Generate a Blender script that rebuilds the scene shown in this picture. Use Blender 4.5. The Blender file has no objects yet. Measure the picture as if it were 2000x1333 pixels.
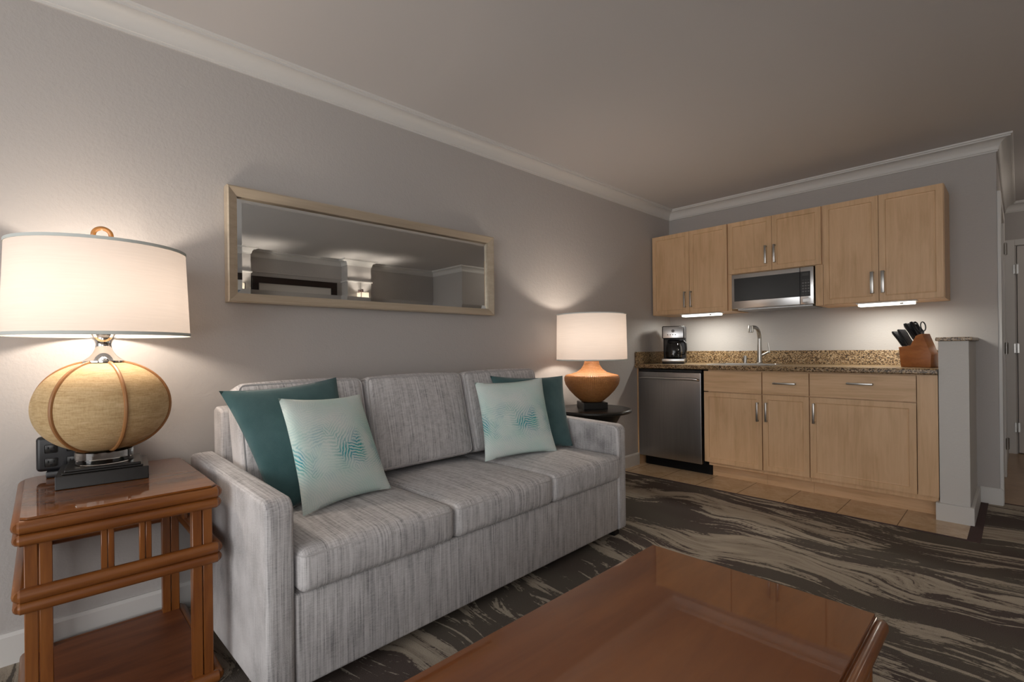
import bpy, bmesh, math, random
from mathutils import Vector, Matrix
random.seed(7)
sc = bpy.context.scene
COL = sc.collection

# ------------------------------------------------------------------ camera
cam_d = bpy.data.cameras.new('camera'); cam = bpy.data.objects.new('camera', cam_d); COL.objects.link(cam)
YAW, ROLL, FPX, CY = .8049, -.0117, 955.3, 682.2
fw = Vector((-math.sin(YAW), math.cos(YAW), 0)); rt0 = Vector((math.cos(YAW), math.sin(YAW), 0)); up0 = Vector((0, 0, 1))
rt = rt0*math.cos(ROLL) + up0*math.sin(ROLL); up = -rt0*math.sin(ROLL) + up0*math.cos(ROLL)
m = Matrix.Identity(4)
for i in range(3):
    m[i][0], m[i][1], m[i][2] = rt[i], up[i], -fw[i]
m[0][3], m[1][3], m[2][3] = 2.463, 0.0, 1.08
cam.matrix_world = m
cam_d.sensor_width = 36; cam_d.lens = FPX*36/2000; cam_d.shift_y = (CY-666.5)/2000; cam_d.clip_start = .02
sc.camera = cam

# ------------------------------------------------------------------ world and exposure
w = bpy.data.worlds.new('dusk'); sc.world = w; w.use_nodes = True
w.node_tree.nodes['Background'].inputs[0].default_value = (1.0, .99, .985, 1)
w.node_tree.nodes['Background'].inputs[1].default_value = 4.2
sc.view_settings.view_transform = 'Standard'; sc.view_settings.look = 'None'
sc.view_settings.exposure = 0.0; sc.view_settings.gamma = 1.0; sc.view_settings.use_curve_mapping = False
sc.cycles.use_denoising = True
sc.cycles.max_bounces = 10; sc.cycles.diffuse_bounces = 6; sc.cycles.sample_clamp_indirect = 4
sc.cycles.caustics_reflective = False; sc.cycles.caustics_refractive = False

def light(name, kind, loc, power, color, size=.03, rot=None, size_y=None, parent=None):
    d = bpy.data.lights.new(name, kind); d.energy = power; d.color = color
    if kind == 'AREA':
        d.size = size
        if size_y: d.shape = 'RECTANGLE'; d.size_y = size_y
    else: d.shadow_soft_size = size
    o = bpy.data.objects.new(name, d); COL.objects.link(o); o.location = loc
    if rot: o.rotation_euler = rot
    if parent: o.parent = parent
    return o
# added window openings, out of view: the portal guides sampling of the sky
p = light('added_window_portal', 'AREA', (2.4, -2.72, 1.2), 1, (1, 1, 1), 3.2, (math.pi/2, 0, 0), 2.1); p.data.cycles.is_portal = True
p = light('added_window_portal_side', 'AREA', (4.855, -1.4, 1.47), 1, (1, 1, 1), 1.7, (0, math.pi/2, 0), 1.35); p.data.cycles.is_portal = True
WARM = (1.0, .86, .73)
WARM2 = (1.0, .87, .75)
L_LAMP1, L_LAMP2, L_SCONCE, L_UNDER, L_HALL = 11.5, 10.5, 22, 4.4, 5

# ------------------------------------------------------------------ helpers
def tag(o, label=None, cat=None, group=None, kind=None):
    if label: o['label'] = label
    if cat: o['category'] = cat
    if group: o['group'] = group
    if kind: o['kind'] = kind
    return o
def empty(name, loc, rz=0, label=None, cat=None, group=None):
    o = bpy.data.objects.new(name, None); COL.objects.link(o); o.location = loc; o.rotation_euler = (0, 0, rz)
    o.empty_display_size = .05
    return tag(o, label, cat, group)
def obj(name, bm, mat, parent=None, smooth=False, angle=40, label=None):
    me = bpy.data.meshes.new(name)
    bmesh.ops.recalc_face_normals(bm, faces=bm.faces[:])
    bm.to_mesh(me); bm.free()
    if mat: me.materials.append(mat)
    if smooth:
        for p_ in me.polygons: p_.use_smooth = True
        me.set_sharp_from_angle(angle=math.radians(angle))
    o = bpy.data.objects.new(name, me); COL.objects.link(o)
    if parent: o.parent = parent
    if label: o['label'] = label
    return o
def box(bm, x0, x1, y0, y1, z0, z1, r=0, seg=2):
    res = bmesh.ops.create_cube(bm, size=1)
    vs = res['verts']
    for v in vs:
        v.co = Vector((x0+(v.co.x+.5)*(x1-x0), y0+(v.co.y+.5)*(y1-y0), z0+(v.co.z+.5)*(z1-z0)))
    if r > 0:
        es = list({e for v in vs for e in v.link_edges})
        bmesh.ops.bevel(bm, geom=es, offset=r, segments=seg, profile=.5, affect='EDGES')
    return bm
def B(x0, x1, y0, y1, z0, z1, r=0, seg=2):
    return box(bmesh.new(), x0, x1, y0, y1, z0, z1, r, seg)
def lathe(bm, prof, n=48, c=(0, 0), cap=True):
    rings = []
    for r, z in prof:
        if r < 1e-6: rings.append([bm.verts.new((c[0], c[1], z))]); continue
        rings.append([bm.verts.new((c[0]+r*math.cos(2*math.pi*i/n), c[1]+r*math.sin(2*math.pi*i/n), z)) for i in range(n)])
    for a, b in zip(rings, rings[1:]):
        for i in range(n):
            j = (i+1) % n
            if len(a) == 1 and len(b) == 1: continue
            if len(a) == 1: bm.faces.new((a[0], b[i], b[j]))
            elif len(b) == 1: bm.faces.new((a[i], a[j], b[0]))
            else: bm.faces.new((a[i], a[j], b[j], b[i]))
    if cap:
        if len(rings[0]) > 1: bm.faces.new(rings[0][::-1])
        if len(rings[-1]) > 1: bm.faces.new(rings[-1])
    return bm
def tube(bm, pts, r, n=12, closed=False, cap=True, flat=None):
    pts = [Vector(p_) for p_ in pts]; N = len(pts)
    rs = r if isinstance(r, (list, tuple)) else [r]*N
    rings = []; prev = None
    for i in range(N):
        if closed: t = pts[(i+1) % N]-pts[i-1]
        else: t = pts[min(i+1, N-1)]-pts[max(i-1, 0)]
        t.normalize()
        if prev is None:
            a = Vector((0, 0, 1)) if abs(t.z) < .9 else Vector((1, 0, 0))
            u = t.cross(a).normalized()
        else:
            u = (prev - t*prev.dot(t)).normalized()
        prev = u; v = t.cross(u)
        rings.append([bm.verts.new(pts[i]+(u*math.cos(2*math.pi*k/n)+v*math.sin(2*math.pi*k/n)*(flat or 1))*rs[i]) for k in range(n)])
    M = N if closed else N-1
    for i in range(M):
        a, b = rings[i], rings[(i+1) % N]
        for k in range(n):
            l = (k+1) % n
            bm.faces.new((a[k], a[l], b[l], b[k]))
    if cap and not closed:
        bm.faces.new(rings[0][::-1]); bm.faces.new(rings[-1])
    return bm
def prism(bm, poly, axis, a, b, r=0, seg=2):
    """extrude a polygon; axis 'x': poly in (y,z); 'y': poly in (x,z); 'z': poly in (x,y)"""
    def P(u, v, w_):
        return {'x': (w_, u, v), 'y': (u, w_, v), 'z': (u, v, w_)}[axis]
    A = [bm.verts.new(P(u, v, a)) for u, v in poly]; Bv = [bm.verts.new(P(u, v, b)) for u, v in poly]
    n = len(poly); fs = [bm.faces.new(A[::-1]), bm.faces.new(Bv)]
    for i in range(n):
        fs.append(bm.faces.new((A[i], A[(i+1) % n], Bv[(i+1) % n], Bv[i])))
    if r:
        es = list({e for f in fs for e in f.edges})
        bmesh.ops.bevel(bm, geom=es, offset=r, segments=seg, profile=.5, affect='EDGES')
    return bm
def soft(bm, x0, x1, y0, y1, z0, z1, r, puff=(0, 0, 0, 0, 0, 0), n=(10, 14, 8)):
    """rounded, slightly stuffed block. puff = bulge of the -x,+x,-y,+y,-z,+z faces"""
    c = Vector(((x0+x1)/2, (y0+y1)/2, (z0+z1)/2)); h = Vector(((x1-x0)/2, (y1-y0)/2, (z1-z0)/2))
    def ts(N, half):
        e = min(.5, r/half)
        out = [-1, -1+e*.12, -1+e*.35, -1+e*.65]
        k = max(2, N)
        out += [-1+e+(2-2*e)*i/k for i in range(k+1)]
        out += [1-e*.65, 1-e*.35, 1-e*.12, 1]
        return out
    T = [ts(n[i], h[i]) for i in range(3)]
    cache = {}
    def V(a, b, cc):
        key = (round(a, 5), round(b, 5), round(cc, 5))
        if key in cache: return cache[key]
        p_ = Vector((a*h.x, b*h.y, cc*h.z))
        q = Vector([max(-(h[i]-r), min(h[i]-r, p_[i])) for i in range(3)])
        d = p_-q
        if d.length > 1e-9: p_ = q + d.normalized()*r
        f = lambda s, t: (1-s*s)*(1-t*t)
        sx = puff[1]*max(0, a) - puff[0]*max(0, -a); sy = puff[3]*max(0, b)-puff[2]*max(0, -b); sz = puff[5]*max(0, cc)-puff[4]*max(0, -cc)
        p_ += Vector((sx*f(b, cc), sy*f(a, cc), sz*f(a, b)))
        cache[key] = bm.verts.new(c+p_); return cache[key]
    for ax in range(3):
        o1, o2 = [i for i in range(3) if i != ax]
        for s in (-1, 1):
            for i in range(len(T[o1])-1):
                for j in range(len(T[o2])-1):
                    q = []
                    for (ii, jj) in ((i, j), (i+1, j), (i+1, j+1), (i, j+1)):
                        t = [0, 0, 0]; t[ax] = s; t[o1] = T[o1][ii]; t[o2] = T[o2][jj]; q.append(V(*t))
                    if s < 0: q.reverse()
                    try: bm.faces.new(q)
                    except ValueError: pass
    return bm

# ------------------------------------------------------------------ materials
def mat(name, base=(.5, .5, .5), rough=.5, metal=0, spec=.5, build=None, coat=0, coat_rough=.03, sheen=0, coat_ior=1.5):
    M = bpy.data.materials.new(name); M.use_nodes = True
    nt = M.node_tree; bs = nt.nodes['Principled BSDF']
    bs.inputs['Base Color'].default_value = (*base, 1); bs.inputs['Roughness'].default_value = rough
    bs.inputs['Metallic'].default_value = metal; bs.inputs['Specular IOR Level'].default_value = spec
    bs.inputs['Coat Weight'].default_value = coat; bs.inputs['Coat Roughness'].default_value = coat_rough
    bs.inputs['Sheen Weight'].default_value = sheen; bs.inputs['Coat IOR'].default_value = coat_ior
    if build: build(nt, bs)
    return M
def N(nt, t, **kw):
    n = nt.nodes.new(t)
    for k, v in kw.items(): setattr(n, k, v)
    return n
def coords(nt, scale=(1, 1, 1), rot=(0, 0, 0), kind='Object', loc=(0, 0, 0)):
    tc = N(nt, 'ShaderNodeTexCoord'); mp = N(nt, 'ShaderNodeMapping')
    mp.inputs['Scale'].default_value = scale; mp.inputs['Rotation'].default_value = rot; mp.inputs['Location'].default_value = loc
    nt.links.new(tc.outputs[kind], mp.inputs[0]); return mp.outputs[0]
def noise(nt, vec, scale=1, detail=4, rough=.5, dist=0):
    n = N(nt, 'ShaderNodeTexNoise'); n.inputs['Scale'].default_value = scale; n.inputs['Detail'].default_value = detail
    n.inputs['Roughness'].default_value = rough; n.inputs['Distortion'].default_value = dist
    nt.links.new(vec, n.inputs['Vector']); return n
def ramp(nt, fac, stops, interp='LINEAR'):
    r = N(nt, 'ShaderNodeValToRGB'); cr = r.color_ramp; cr.interpolation = interp
    while len(cr.elements) < len(stops): cr.elements.new(.5)
    for e, (p_, c) in zip(cr.elements, stops): e.position = p_; e.color = (*c, 1)
    nt.links.new(fac, r.inputs[0]); return r.outputs[0]
def bump(nt, bs, h, strength=.2, dist=.01):
    b = N(nt, 'ShaderNodeBump'); b.inputs['Strength'].default_value = strength; b.inputs['Distance'].default_value = dist
    nt.links.new(h, b.inputs['Height']); nt.links.new(b.outputs[0], bs.inputs['Normal']); return b
def mathn(nt, op, a, b=None, clamp=False):
    n = N(nt, 'ShaderNodeMath', operation=op); n.use_clamp = clamp
    for i, v in enumerate((a, b)):
        if v is None: continue
        if isinstance(v, (int, float)): n.inputs[i].default_value = v
        else: nt.links.new(v, n.inputs[i])
    return n.outputs[0]
def mixc(nt, fac, a, b, mode='MIX'):
    n = N(nt, 'ShaderNodeMix', data_type='RGBA', blend_type=mode)
    for i, v in ((0, fac), (6, a), (7, b)):
        if isinstance(v, (int, float)): n.inputs[i].default_value = v
        elif isinstance(v, tuple): n.inputs[i].default_value = (*v, 1)
        else: nt.links.new(v, n.inputs[i])
    return n.outputs[2]

def b_wall(nt, bs):
    v = coords(nt); n = noise(nt, v, 95, 3, .55); n2 = noise(nt, v, 38, 2, .5)
    bump(nt, bs, mathn(nt, 'ADD', n.outputs[0], n2.outputs[0]), .28, .004)
M_wall = mat('painted_wall', (.465, .443, .428), .75, build=b_wall, spec=.3)
M_ceil = mat('ceiling_paint', (.62, .605, .60), .85, spec=.2)
M_white = mat('white_trim_paint', (.66, .65, .63), .45, spec=.4)
M_door = mat('white_door_paint', (.60, .57, .54), .45, spec=.4)

def b_carpet(nt, bs):
    v = coords(nt)
    wa = noise(nt, coords(nt, (1.1, 1.6, 1)), 1.0, 2, .5)
    sub = N(nt, 'ShaderNodeVectorMath', operation='SUBTRACT'); sub.inputs[1].default_value = (.5, .5, .5); nt.links.new(wa.outputs['Color'], sub.inputs[0])
    mul = N(nt, 'ShaderNodeVectorMath', operation='MULTIPLY'); mul.inputs[1].default_value = (.9, .55, 0); nt.links.new(sub.outputs[0], mul.inputs[0])
    add = N(nt, 'ShaderNodeVectorMath', operation='ADD'); nt.links.new(v, add.inputs[0]); nt.links.new(mul.outputs[0], add.inputs[1])
    mp = N(nt, 'ShaderNodeMapping'); mp.inputs['Scale'].default_value = (.80, 2.9, 1); mp.inputs['Rotation'].default_value = (0, 0, .10); nt.links.new(add.outputs[0], mp.inputs[0])
    big = noise(nt, mp.outputs[0], 1.0, 2, .5, .2)
    mp2 = N(nt, 'ShaderNodeMapping'); mp2.inputs['Scale'].default_value = (2.4, 22, 1); mp2.inputs['Rotation'].default_value = (0, 0, .10); nt.links.new(add.outputs[0], mp2.inputs[0])
    fine = noise(nt, mp2.outputs[0], 1.0, 5, .68, .8)
    jag = noise(nt, v, 60, 2, .5)
    s = mathn(nt, 'ADD', fine.outputs[0], mathn(nt, 'MULTIPLY', mathn(nt, 'SUBTRACT', big.outputs[0], .5), 1.05))
    s = mathn(nt, 'ADD', s, mathn(nt, 'MULTIPLY', mathn(nt, 'SUBTRACT', jag.outputs[0], .5), .16))
    tone = noise(nt, coords(nt, (1.3, 2.0, 1)), 1, 1, .5)
    dk = ramp(nt, tone.outputs[0], [(.42, (.108, .086, .077)), (.58, (.130, .113, .095))])
    cream = ramp(nt, fine.outputs[0], [(.40, (.34, .29, .23)), (.60, (.48, .42, .34))])
    c = mixc(nt, ramp(nt, s, [(.525, (0, 0, 0)), (.545, (.8, .8, .8)), (.60, (1, 1, 1))]), dk, cream)
    pile = noise(nt, v, 420, 2, .6)
    c2 = mixc(nt, .55, c, mixc(nt, 1.0, c, ramp(nt, pile.outputs[0], [(.3, (.35, .35, .35)), (.7, (1.5, 1.5, 1.5))]), 'MULTIPLY'))
    nt.links.new(c2, bs.inputs['Base Color']); bump(nt, bs, pile.outputs[0], .6, .006)
M_carpet = mat('streaked_carpet', rough=.95, spec=.1, build=b_carpet)
M_carpet_edge = mat('carpet_edge_strip', (.080, .052, .050), .8, spec=.2)

def b_fabric(nt, bs):
    a = noise(nt, coords(nt, (5, 230, 5)), 1, 2, .6); b = noise(nt, coords(nt, (3, 85, 3)), 1, 2, .6)
    x = noise(nt, coords(nt, (60, 60, 420)), 1, 2, .6); y = noise(nt, coords(nt, (230, 30, 9)), 1, 2, .6)
    s = mathn(nt, 'ADD', mathn(nt, 'MULTIPLY', a.outputs[0], .42), mathn(nt, 'MULTIPLY', b.outputs[0], .20))
    s = mathn(nt, 'ADD', s, mathn(nt, 'MULTIPLY', y.outputs[0], .20)); s = mathn(nt, 'ADD', s, mathn(nt, 'MULTIPLY', x.outputs[0], .18))
    c = ramp(nt, s, [(.36, (.23, .224, .228)), (.45, (.42, .408, .412)), (.53, (.56, .544, .548)), (.64, (.68, .665, .668))])
    nt.links.new(c, bs.inputs['Base Color'])
    w1 = noise(nt, coords(nt), 420, 1, .5); bump(nt, bs, w1.outputs[0], .35, .003)
M_fabric = mat('grey_woven_upholstery', rough=.9, spec=.15, build=b_fabric, sheen=.15)
M_piping = mat('grey_piping', (.46, .445, .445), .9, spec=.1)

def b_teal(nt, bs):
    n = noise(nt, coords(nt), 9, 4, .6); f = noise(nt, coords(nt), 500, 1, .5)
    c = ramp(nt, n.outputs[0], [(.3, (.050, .110, .114)), (.7, (.078, .150, .158))]); nt.links.new(c, bs.inputs['Base Color']); bump(nt, bs, mathn(nt, 'ADD', f.outputs[0], mathn(nt, 'MULTIPLY', n.outputs[0], 2.0)), .3, .004)
M_teal = mat('teal_cotton', rough=.9, spec=.1, build=b_teal, sheen=.25)
def b_mint(nt, bs):
    uv = coords(nt, kind='UV')
    sep = N(nt, 'ShaderNodeSeparateXYZ'); nt.links.new(uv, sep.inputs[0])
    # blocks of palm-like strokes, each block with its own direction
    vor = N(nt, 'ShaderNodeTexVoronoi'); vor.inputs['Scale'].default_value = 5.5; nt.links.new(uv, vor.inputs['Vector'])
    sc_ = N(nt, 'ShaderNodeSeparateColor'); nt.links.new(vor.outputs['Color'], sc_.inputs[0])
    rot = N(nt, 'ShaderNodeVectorRotate'); rot.rotation_type = 'Z_AXIS'; nt.links.new(uv, rot.inputs['Vector'])
    nt.links.new(mathn(nt, 'MULTIPLY', sc_.outputs[0], 6.28), rot.inputs['Angle'])
    wv = N(nt, 'ShaderNodeTexWave'); wv.inputs['Scale'].default_value = 14; wv.inputs['Distortion'].default_value = 5.0; wv.inputs['Detail'].default_value = 2; wv.inputs['Detail Scale'].default_value = 1.2
    nt.links.new(rot.outputs[0], wv.inputs['Vector'])
    strokes = ramp(nt, wv.outputs[0], [(.50, (0, 0, 0)), (.66, (1, 1, 1))])
    # strong colour across the middle band, faint elsewhere
    band = mathn(nt, 'SUBTRACT', 1.0, mathn(nt, 'MULTIPLY', mathn(nt, 'ABSOLUTE', mathn(nt, 'SUBTRACT', sep.outputs[1], .46)), 4.2), True)
    pn = noise(nt, coords(nt, (1, 1, 1), kind='UV'), 3.6, 2, .5); patch = ramp(nt, pn.outputs[0], [(.40, (0, 0, 0)), (.60, (1, 1, 1))])
    k = mathn(nt, 'ADD', mathn(nt, 'MULTIPLY', band, patch), .13, True)
    k2 = mathn(nt, 'MULTIPLY', k, mathn(nt, 'ADD', mathn(nt, 'MULTIPLY', strokes, .75), .25))
    wash = noise(nt, uv, 2.4, 2, .5)
    base = ramp(nt, wash.outputs[0], [(.35, (.74, .79, .76)), (.65, (.60, .75, .70))])
    hue = noise(nt, uv, 6, 1, .5)
    ink = ramp(nt, hue.outputs[0], [(.4, (.06, .40, .38)), (.6, (.07, .33, .42))])
    nt.links.new(mixc(nt, k2, base, ink), bs.inputs['Base Color'])
    f = noise(nt, coords(nt), 500, 1, .5); f2 = noise(nt, coords(nt), 14, 3, .6); bump(nt, bs, mathn(nt, 'ADD', f.outputs[0], mathn(nt, 'MULTIPLY', f2.outputs[0], 2.5)), .3, .004)
M_mint = mat('mint_printed_cotton', rough=.9, spec=.1, build=b_mint, sheen=.1)

def b_maple(nt, bs):
    n = noise(nt, coords(nt, (9, 9, 1.1)), 2.2, 5, .62, .6); l = noise(nt, coords(nt, (90, 90, 2.5)), 1, 3, .6); big = noise(nt, coords(nt, (1.2, 1.2, .8)), 3, 2, .5)
    s = mathn(nt, 'ADD', mathn(nt, 'MULTIPLY', n.outputs[0], .5), mathn(nt, 'ADD', mathn(nt, 'MULTIPLY', l.outputs[0], .22), mathn(nt, 'MULTIPLY', big.outputs[0], .28)))
    c = ramp(nt, s, [(.32, (.54, .345, .185)), (.50, (.68, .455, .265)), (.68, (.76, .53, .33))]); nt.links.new(c, bs.inputs['Base Color'])
M_maple = mat('pale_maple', rough=.42, spec=.4, build=b_maple)
def b_mapleh(nt, bs):
    n = noise(nt, coords(nt, (1.1, 9, 9)), 2.2, 5, .62, .6); l = noise(nt, coords(nt, (2.5, 90, 90)), 1, 3, .6)
    s = mathn(nt, 'ADD', mathn(nt, 'MULTIPLY', n.outputs[0], .65), mathn(nt, 'MULTIPLY', l.outputs[0], .35))
    c = ramp(nt, s, [(.32, (.54, .345, .185)), (.50, (.68, .455, .265)), (.68, (.76, .53, .33))]); nt.links.new(c, bs.inputs['Base Color'])
M_mapleh = mat('pale_maple_across', rough=.42, spec=.4, build=b_mapleh)
def wood_build(sc3, c0, c1, c2):
    def f(nt, bs):
        n = noise(nt, coords(nt, sc3), 1.6, 5, .6, .5)
        nt.links.new(ramp(nt, n.outputs[0], [(.3, c0), (.5, c1), (.72, c2)]), bs.inputs['Base Color'])
    return f
CH = ((.13, .036, .008), (.205, .066, .013), (.27, .096, .020))
M_cherryz = mat('cherry_wood_upright', rough=.35, build=wood_build((16, 16, 1.5), *CH), coat=.35, coat_rough=.12)
M_cherryy = mat('cherry_wood', rough=.35, build=wood_build((14, 1.6, 14), *CH), coat=.35, coat_rough=.12)
M_cherryx = mat('cherry_wood_cross', rough=.35, build=wood_build((1.6, 14, 14), *CH), coat=.35, coat_rough=.12)
M_shelf = mat('cherry_shelf', rough=.5, build=wood_build((12, 1.6, 12), (.12, .034, .012), (.18, .055, .018), (.23, .075, .025)))
CT = ((.150, .043, .009), (.205, .064, .014), (.255, .086, .020))
M_ctop = mat('coffee_table_veneer', rough=.5, spec=.15, build=wood_build((5.5, .8, 5), *CT), coat=1.0, coat_rough=.008, coat_ior=1.85)
M_ettop = mat('end_table_veneer', rough=.4, build=wood_build((12, 1.3, 12), *CH), coat=1.0, coat_rough=.02)
M_knifewood = mat('knife_block_wood', rough=.45, build=wood_build((6, 6, 14), (.26, .085, .022), (.36, .125, .032), (.43, .165, .05)))

def b_granite(nt, bs):
    v = coords(nt)
    a = noise(nt, v, 120, 4, .7); b = N(nt, 'ShaderNodeTexVoronoi'); b.inputs['Scale'].default_value = 150; nt.links.new(v, b.inputs['Vector'])
    s = N(nt, 'ShaderNodeSeparateColor'); nt.links.new(b.outputs['Color'], s.inputs[0])
    k = mathn(nt, 'ADD', mathn(nt, 'MULTIPLY', a.outputs[0], .6), mathn(nt, 'MULTIPLY', s.outputs[0], .4))
    c = ramp(nt, k, [(.28, (.020, .013, .008)), (.39, (.085, .050, .024)), (.51, (.27, .170, .080)), (.62, (.42, .30, .17)), (.76, (.50, .40, .28))])
    nt.links.new(c, bs.inputs['Base Color'])
M_granite = mat('brown_granite', rough=.28, build=b_granite, spec=.35)
def b_steel(nt, bs):
    n = noise(nt, coords(nt, (300, 4, 2)), 1, 3, .6); nt.links.new(ramp(nt, n.outputs[0], [(.3, (.34, .34, .345)), (.7, (.42, .42, .425))]), bs.inputs['Base Color'])
    big = noise(nt, coords(nt, (2.2, 1, .6)), 2, 2, .5); bump(nt, bs, big.outputs[0], .10, .02)
M_steel = mat('brushed_steel', rough=.33, metal=1, build=b_steel)
M_steel2 = mat('brushed_steel_bright', (.62, .62, .62), .28, metal=1)
M_nickel = mat('satin_nickel', (.42, .41, .39), .30, metal=1)
M_chrome = mat('chrome', (.82, .80, .78), .06, metal=1)
M_mirror = mat('mirror_silver', (.86, .88, .87), .005, metal=1)
M_black = mat('black_plastic', (.012, .012, .014), .35)
M_blackmat = mat('black_matte', (.008, .008, .009), .7, spec=.2)
M_blackglass = mat('black_glass', (.010, .010, .010), .30, spec=.5)
M_blackwood = mat('black_lacquer', (.012, .011, .010), .28)
M_print = mat('grey_print', (.16, .16, .16), .5)
M_dkprint = mat('dark_print', (.05, .05, .05), .5)
def b_tile(nt, bs):
    v = coords(nt); n = noise(nt, v, 6, 5, .65, .8); f = noise(nt, v, 40, 3, .6)
    c = ramp(nt, mathn(nt, 'ADD', mathn(nt, 'MULTIPLY', n.outputs[0], .7), mathn(nt, 'MULTIPLY', f.outputs[0], .3)), [(.32, (.46, .32, .18)), (.5, (.58, .425, .265)), (.7, (.68, .53, .365))])
    sep = N(nt, 'ShaderNodeSeparateXYZ'); nt.links.new(v, sep.inputs[0])
    fx = mathn(nt, 'FRACT', mathn(nt, 'DIVIDE', mathn(nt, 'ADD', sep.outputs[0], .235), .311))
    g = mathn(nt, 'LESS_THAN', fx, .016)
    nt.links.new(mixc(nt, g, c, (.20, .135, .075)), bs.inputs['Base Color'])
M_tile = mat('beige_stone_tile', rough=.22, build=b_tile, spec=.5)
def b_hallfloor(nt, bs):
    n = noise(nt, coords(nt, (3, 3, 3)), 2, 4, .6); nt.links.new(ramp(nt, n.outputs[0], [(.3, (.30, .19, .10)), (.7, (.42, .29, .17))]), bs.inputs['Base Color'])
M_hallfloor = mat('hall_stone_tile', rough=.3, build=b_hallfloor)
def b_frame(nt, bs):
    n = noise(nt, coords(nt, (40, 3, 40)), 1, 3, .6); nt.links.new(ramp(nt, n.outputs[0], [(.3, (.46, .38, .28)), (.7, (.56, .48, .37))]), bs.inputs['Base Color'])
M_frame = mat('champagne_frame', rough=.38, metal=.25, build=b_frame)
M_darkframe = mat('espresso_frame', (.014, .007, .006), .35)
M_mat = mat('picture_mat', (.62, .60, .57), .8)
M_art = mat('blue_grey_art', (.16, .20, .26), .8)
def b_burlap(nt, bs):
    w1 = noise(nt, coords(nt, (30, 30, 260)), 1, 3, .6); w2 = noise(nt, coords(nt, (260, 260, 60)), 1, 2, .6); b = noise(nt, coords(nt, (6, 6, 40)), 1, 3, .6)
    s = mathn(nt, 'ADD', mathn(nt, 'MULTIPLY', w1.outputs[0], .45), mathn(nt, 'ADD', mathn(nt, 'MULTIPLY', w2.outputs[0], .25), mathn(nt, 'MULTIPLY', b.outputs[0], .3)))
    nt.links.new(ramp(nt, s, [(.35, (.40, .265, .12)), (.5, (.54, .385, .20)), (.66, (.66, .50, .29))]), bs.inputs['Base Color']); bump(nt, bs, s, .5, .004)
M_burlap = mat('straw_coloured_grasscloth', rough=.7, build=b_burlap, spec=.3)
M_rib = mat('tan_leather_rib', (.33, .155, .055), .45)
def b_rattan(nt, bs):
    tc = N(nt, 'ShaderNodeTexCoord'); sep = N(nt, 'ShaderNodeSeparateXYZ'); nt.links.new(tc.outputs['Object'], sep.inputs[0])
    ang = mathn(nt, 'ARCTAN2', sep.outputs[1], sep.outputs[0])
    a = mathn(nt, 'ABSOLUTE', mathn(nt, 'SINE', mathn(nt, 'MULTIPLY', ang, 46)))
    b = mathn(nt, 'ABSOLUTE', mathn(nt, 'SINE', mathn(nt, 'MULTIPLY', sep.outputs[2], 330)))
    h = mathn(nt, 'MINIMUM', a, b)
    n = noise(nt, coords(nt), 60, 3, .6)
    c = ramp(nt, h, [(.0, (.10, .035, .010)), (.35, (.42, .17, .05)), (1, (.50, .22, .07))])
    nt.links.new(mixc(nt, .3, c, ramp(nt, n.outputs[0], [(.3, (.30, .11, .03)), (.7, (.55, .26, .09))])), bs.inputs['Base Color']); bump(nt, bs, h, .8, .004)
M_rattan = mat('honey_woven_rattan', rough=.5, build=b_rattan, spec=.35)
def shade_mat(name, col, tr):
    M = bpy.data.materials.new(name); M.use_nodes = True; nt = M.node_tree; nt.nodes.clear()
    out = N(nt, 'ShaderNodeOutputMaterial'); d = N(nt, 'ShaderNodeBsdfDiffuse'); t = N(nt, 'ShaderNodeBsdfTranslucent'); mx = N(nt, 'ShaderNodeMixShader')
    lin = noise(nt, coords(nt, (8, 8, 300)), 1, 2, .5)
    c = ramp(nt, lin.outputs[0], [(.3, tuple(x*.95 for x in col)), (.7, col)])
    nt.links.new(c, d.inputs[0]); nt.links.new(c, t.inputs[0])
    mx.inputs[0].default_value = tr; nt.links.new(d.outputs[0], mx.inputs[1]); nt.links.new(t.outputs[0], mx.inputs[2]); nt.links.new(mx.outputs[0], out.inputs[0])
    return M
M_shade = shade_mat('linen_lampshade', (.67, .61, .565), .245)
M_sconce = shade_mat('frosted_sconce_glass', (.85, .80, .70), .6)
M_trimtape = shade_mat('shade_trim_tape', (.74, .78, .75), .12)
def emis(name, col, s):
    M = bpy.data.materials.new(name); M.use_nodes = True; b_ = M.node_tree.nodes['Principled BSDF']
    b_.inputs['Base Color'].default_value = (.8, .8, .8, 1); b_.inputs['Emission Color'].default_value = (*col, 1); b_.inputs['Emission Strength'].default_value = s
    return M
def clear_bulb():
    M = bpy.data.materials.new('clear_lit_bulb'); M.use_nodes = True; nt = M.node_tree; nt.nodes.clear()
    o_ = N(nt, 'ShaderNodeOutputMaterial'); t_ = N(nt, 'ShaderNodeBsdfTransparent'); e_ = N(nt, 'ShaderNodeEmission'); x_ = N(nt, 'ShaderNodeMixShader')
    e_.inputs[0].default_value = (1, .85, .65, 1); e_.inputs[1].default_value = 3; x_.inputs[0].default_value = .06
    nt.links.new(t_.outputs[0], x_.inputs[1]); nt.links.new(e_.outputs[0], x_.inputs[2]); nt.links.new(x_.outputs[0], o_.inputs[0]); return M
M_bulb = clear_bulb()
M_tubelight = emis('lit_fluorescent_diffuser', (1, .99, .88), 2.2)
def glass(name, col=(1, 1, 1), rough=0):
    M = bpy.data.materials.new(name); M.use_nodes = True; b_ = M.node_tree.nodes['Principled BSDF']
    b_.inputs['Base Color'].default_value = (*col, 1); b_.inputs['Roughness'].default_value = rough; b_.inputs['Transmission Weight'].default_value = 1; b_.inputs['IOR'].default_value = 1.47
    return M
M_crystal = glass('clear_crystal', (.92, .95, .95))
M_carafe = mat('carafe_dark_glass', (.008, .008, .009), .08, spec=.6)
M_amber = mat('amber_resin', (.42, .19, .045), .25, spec=.6, coat=.5)

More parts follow.
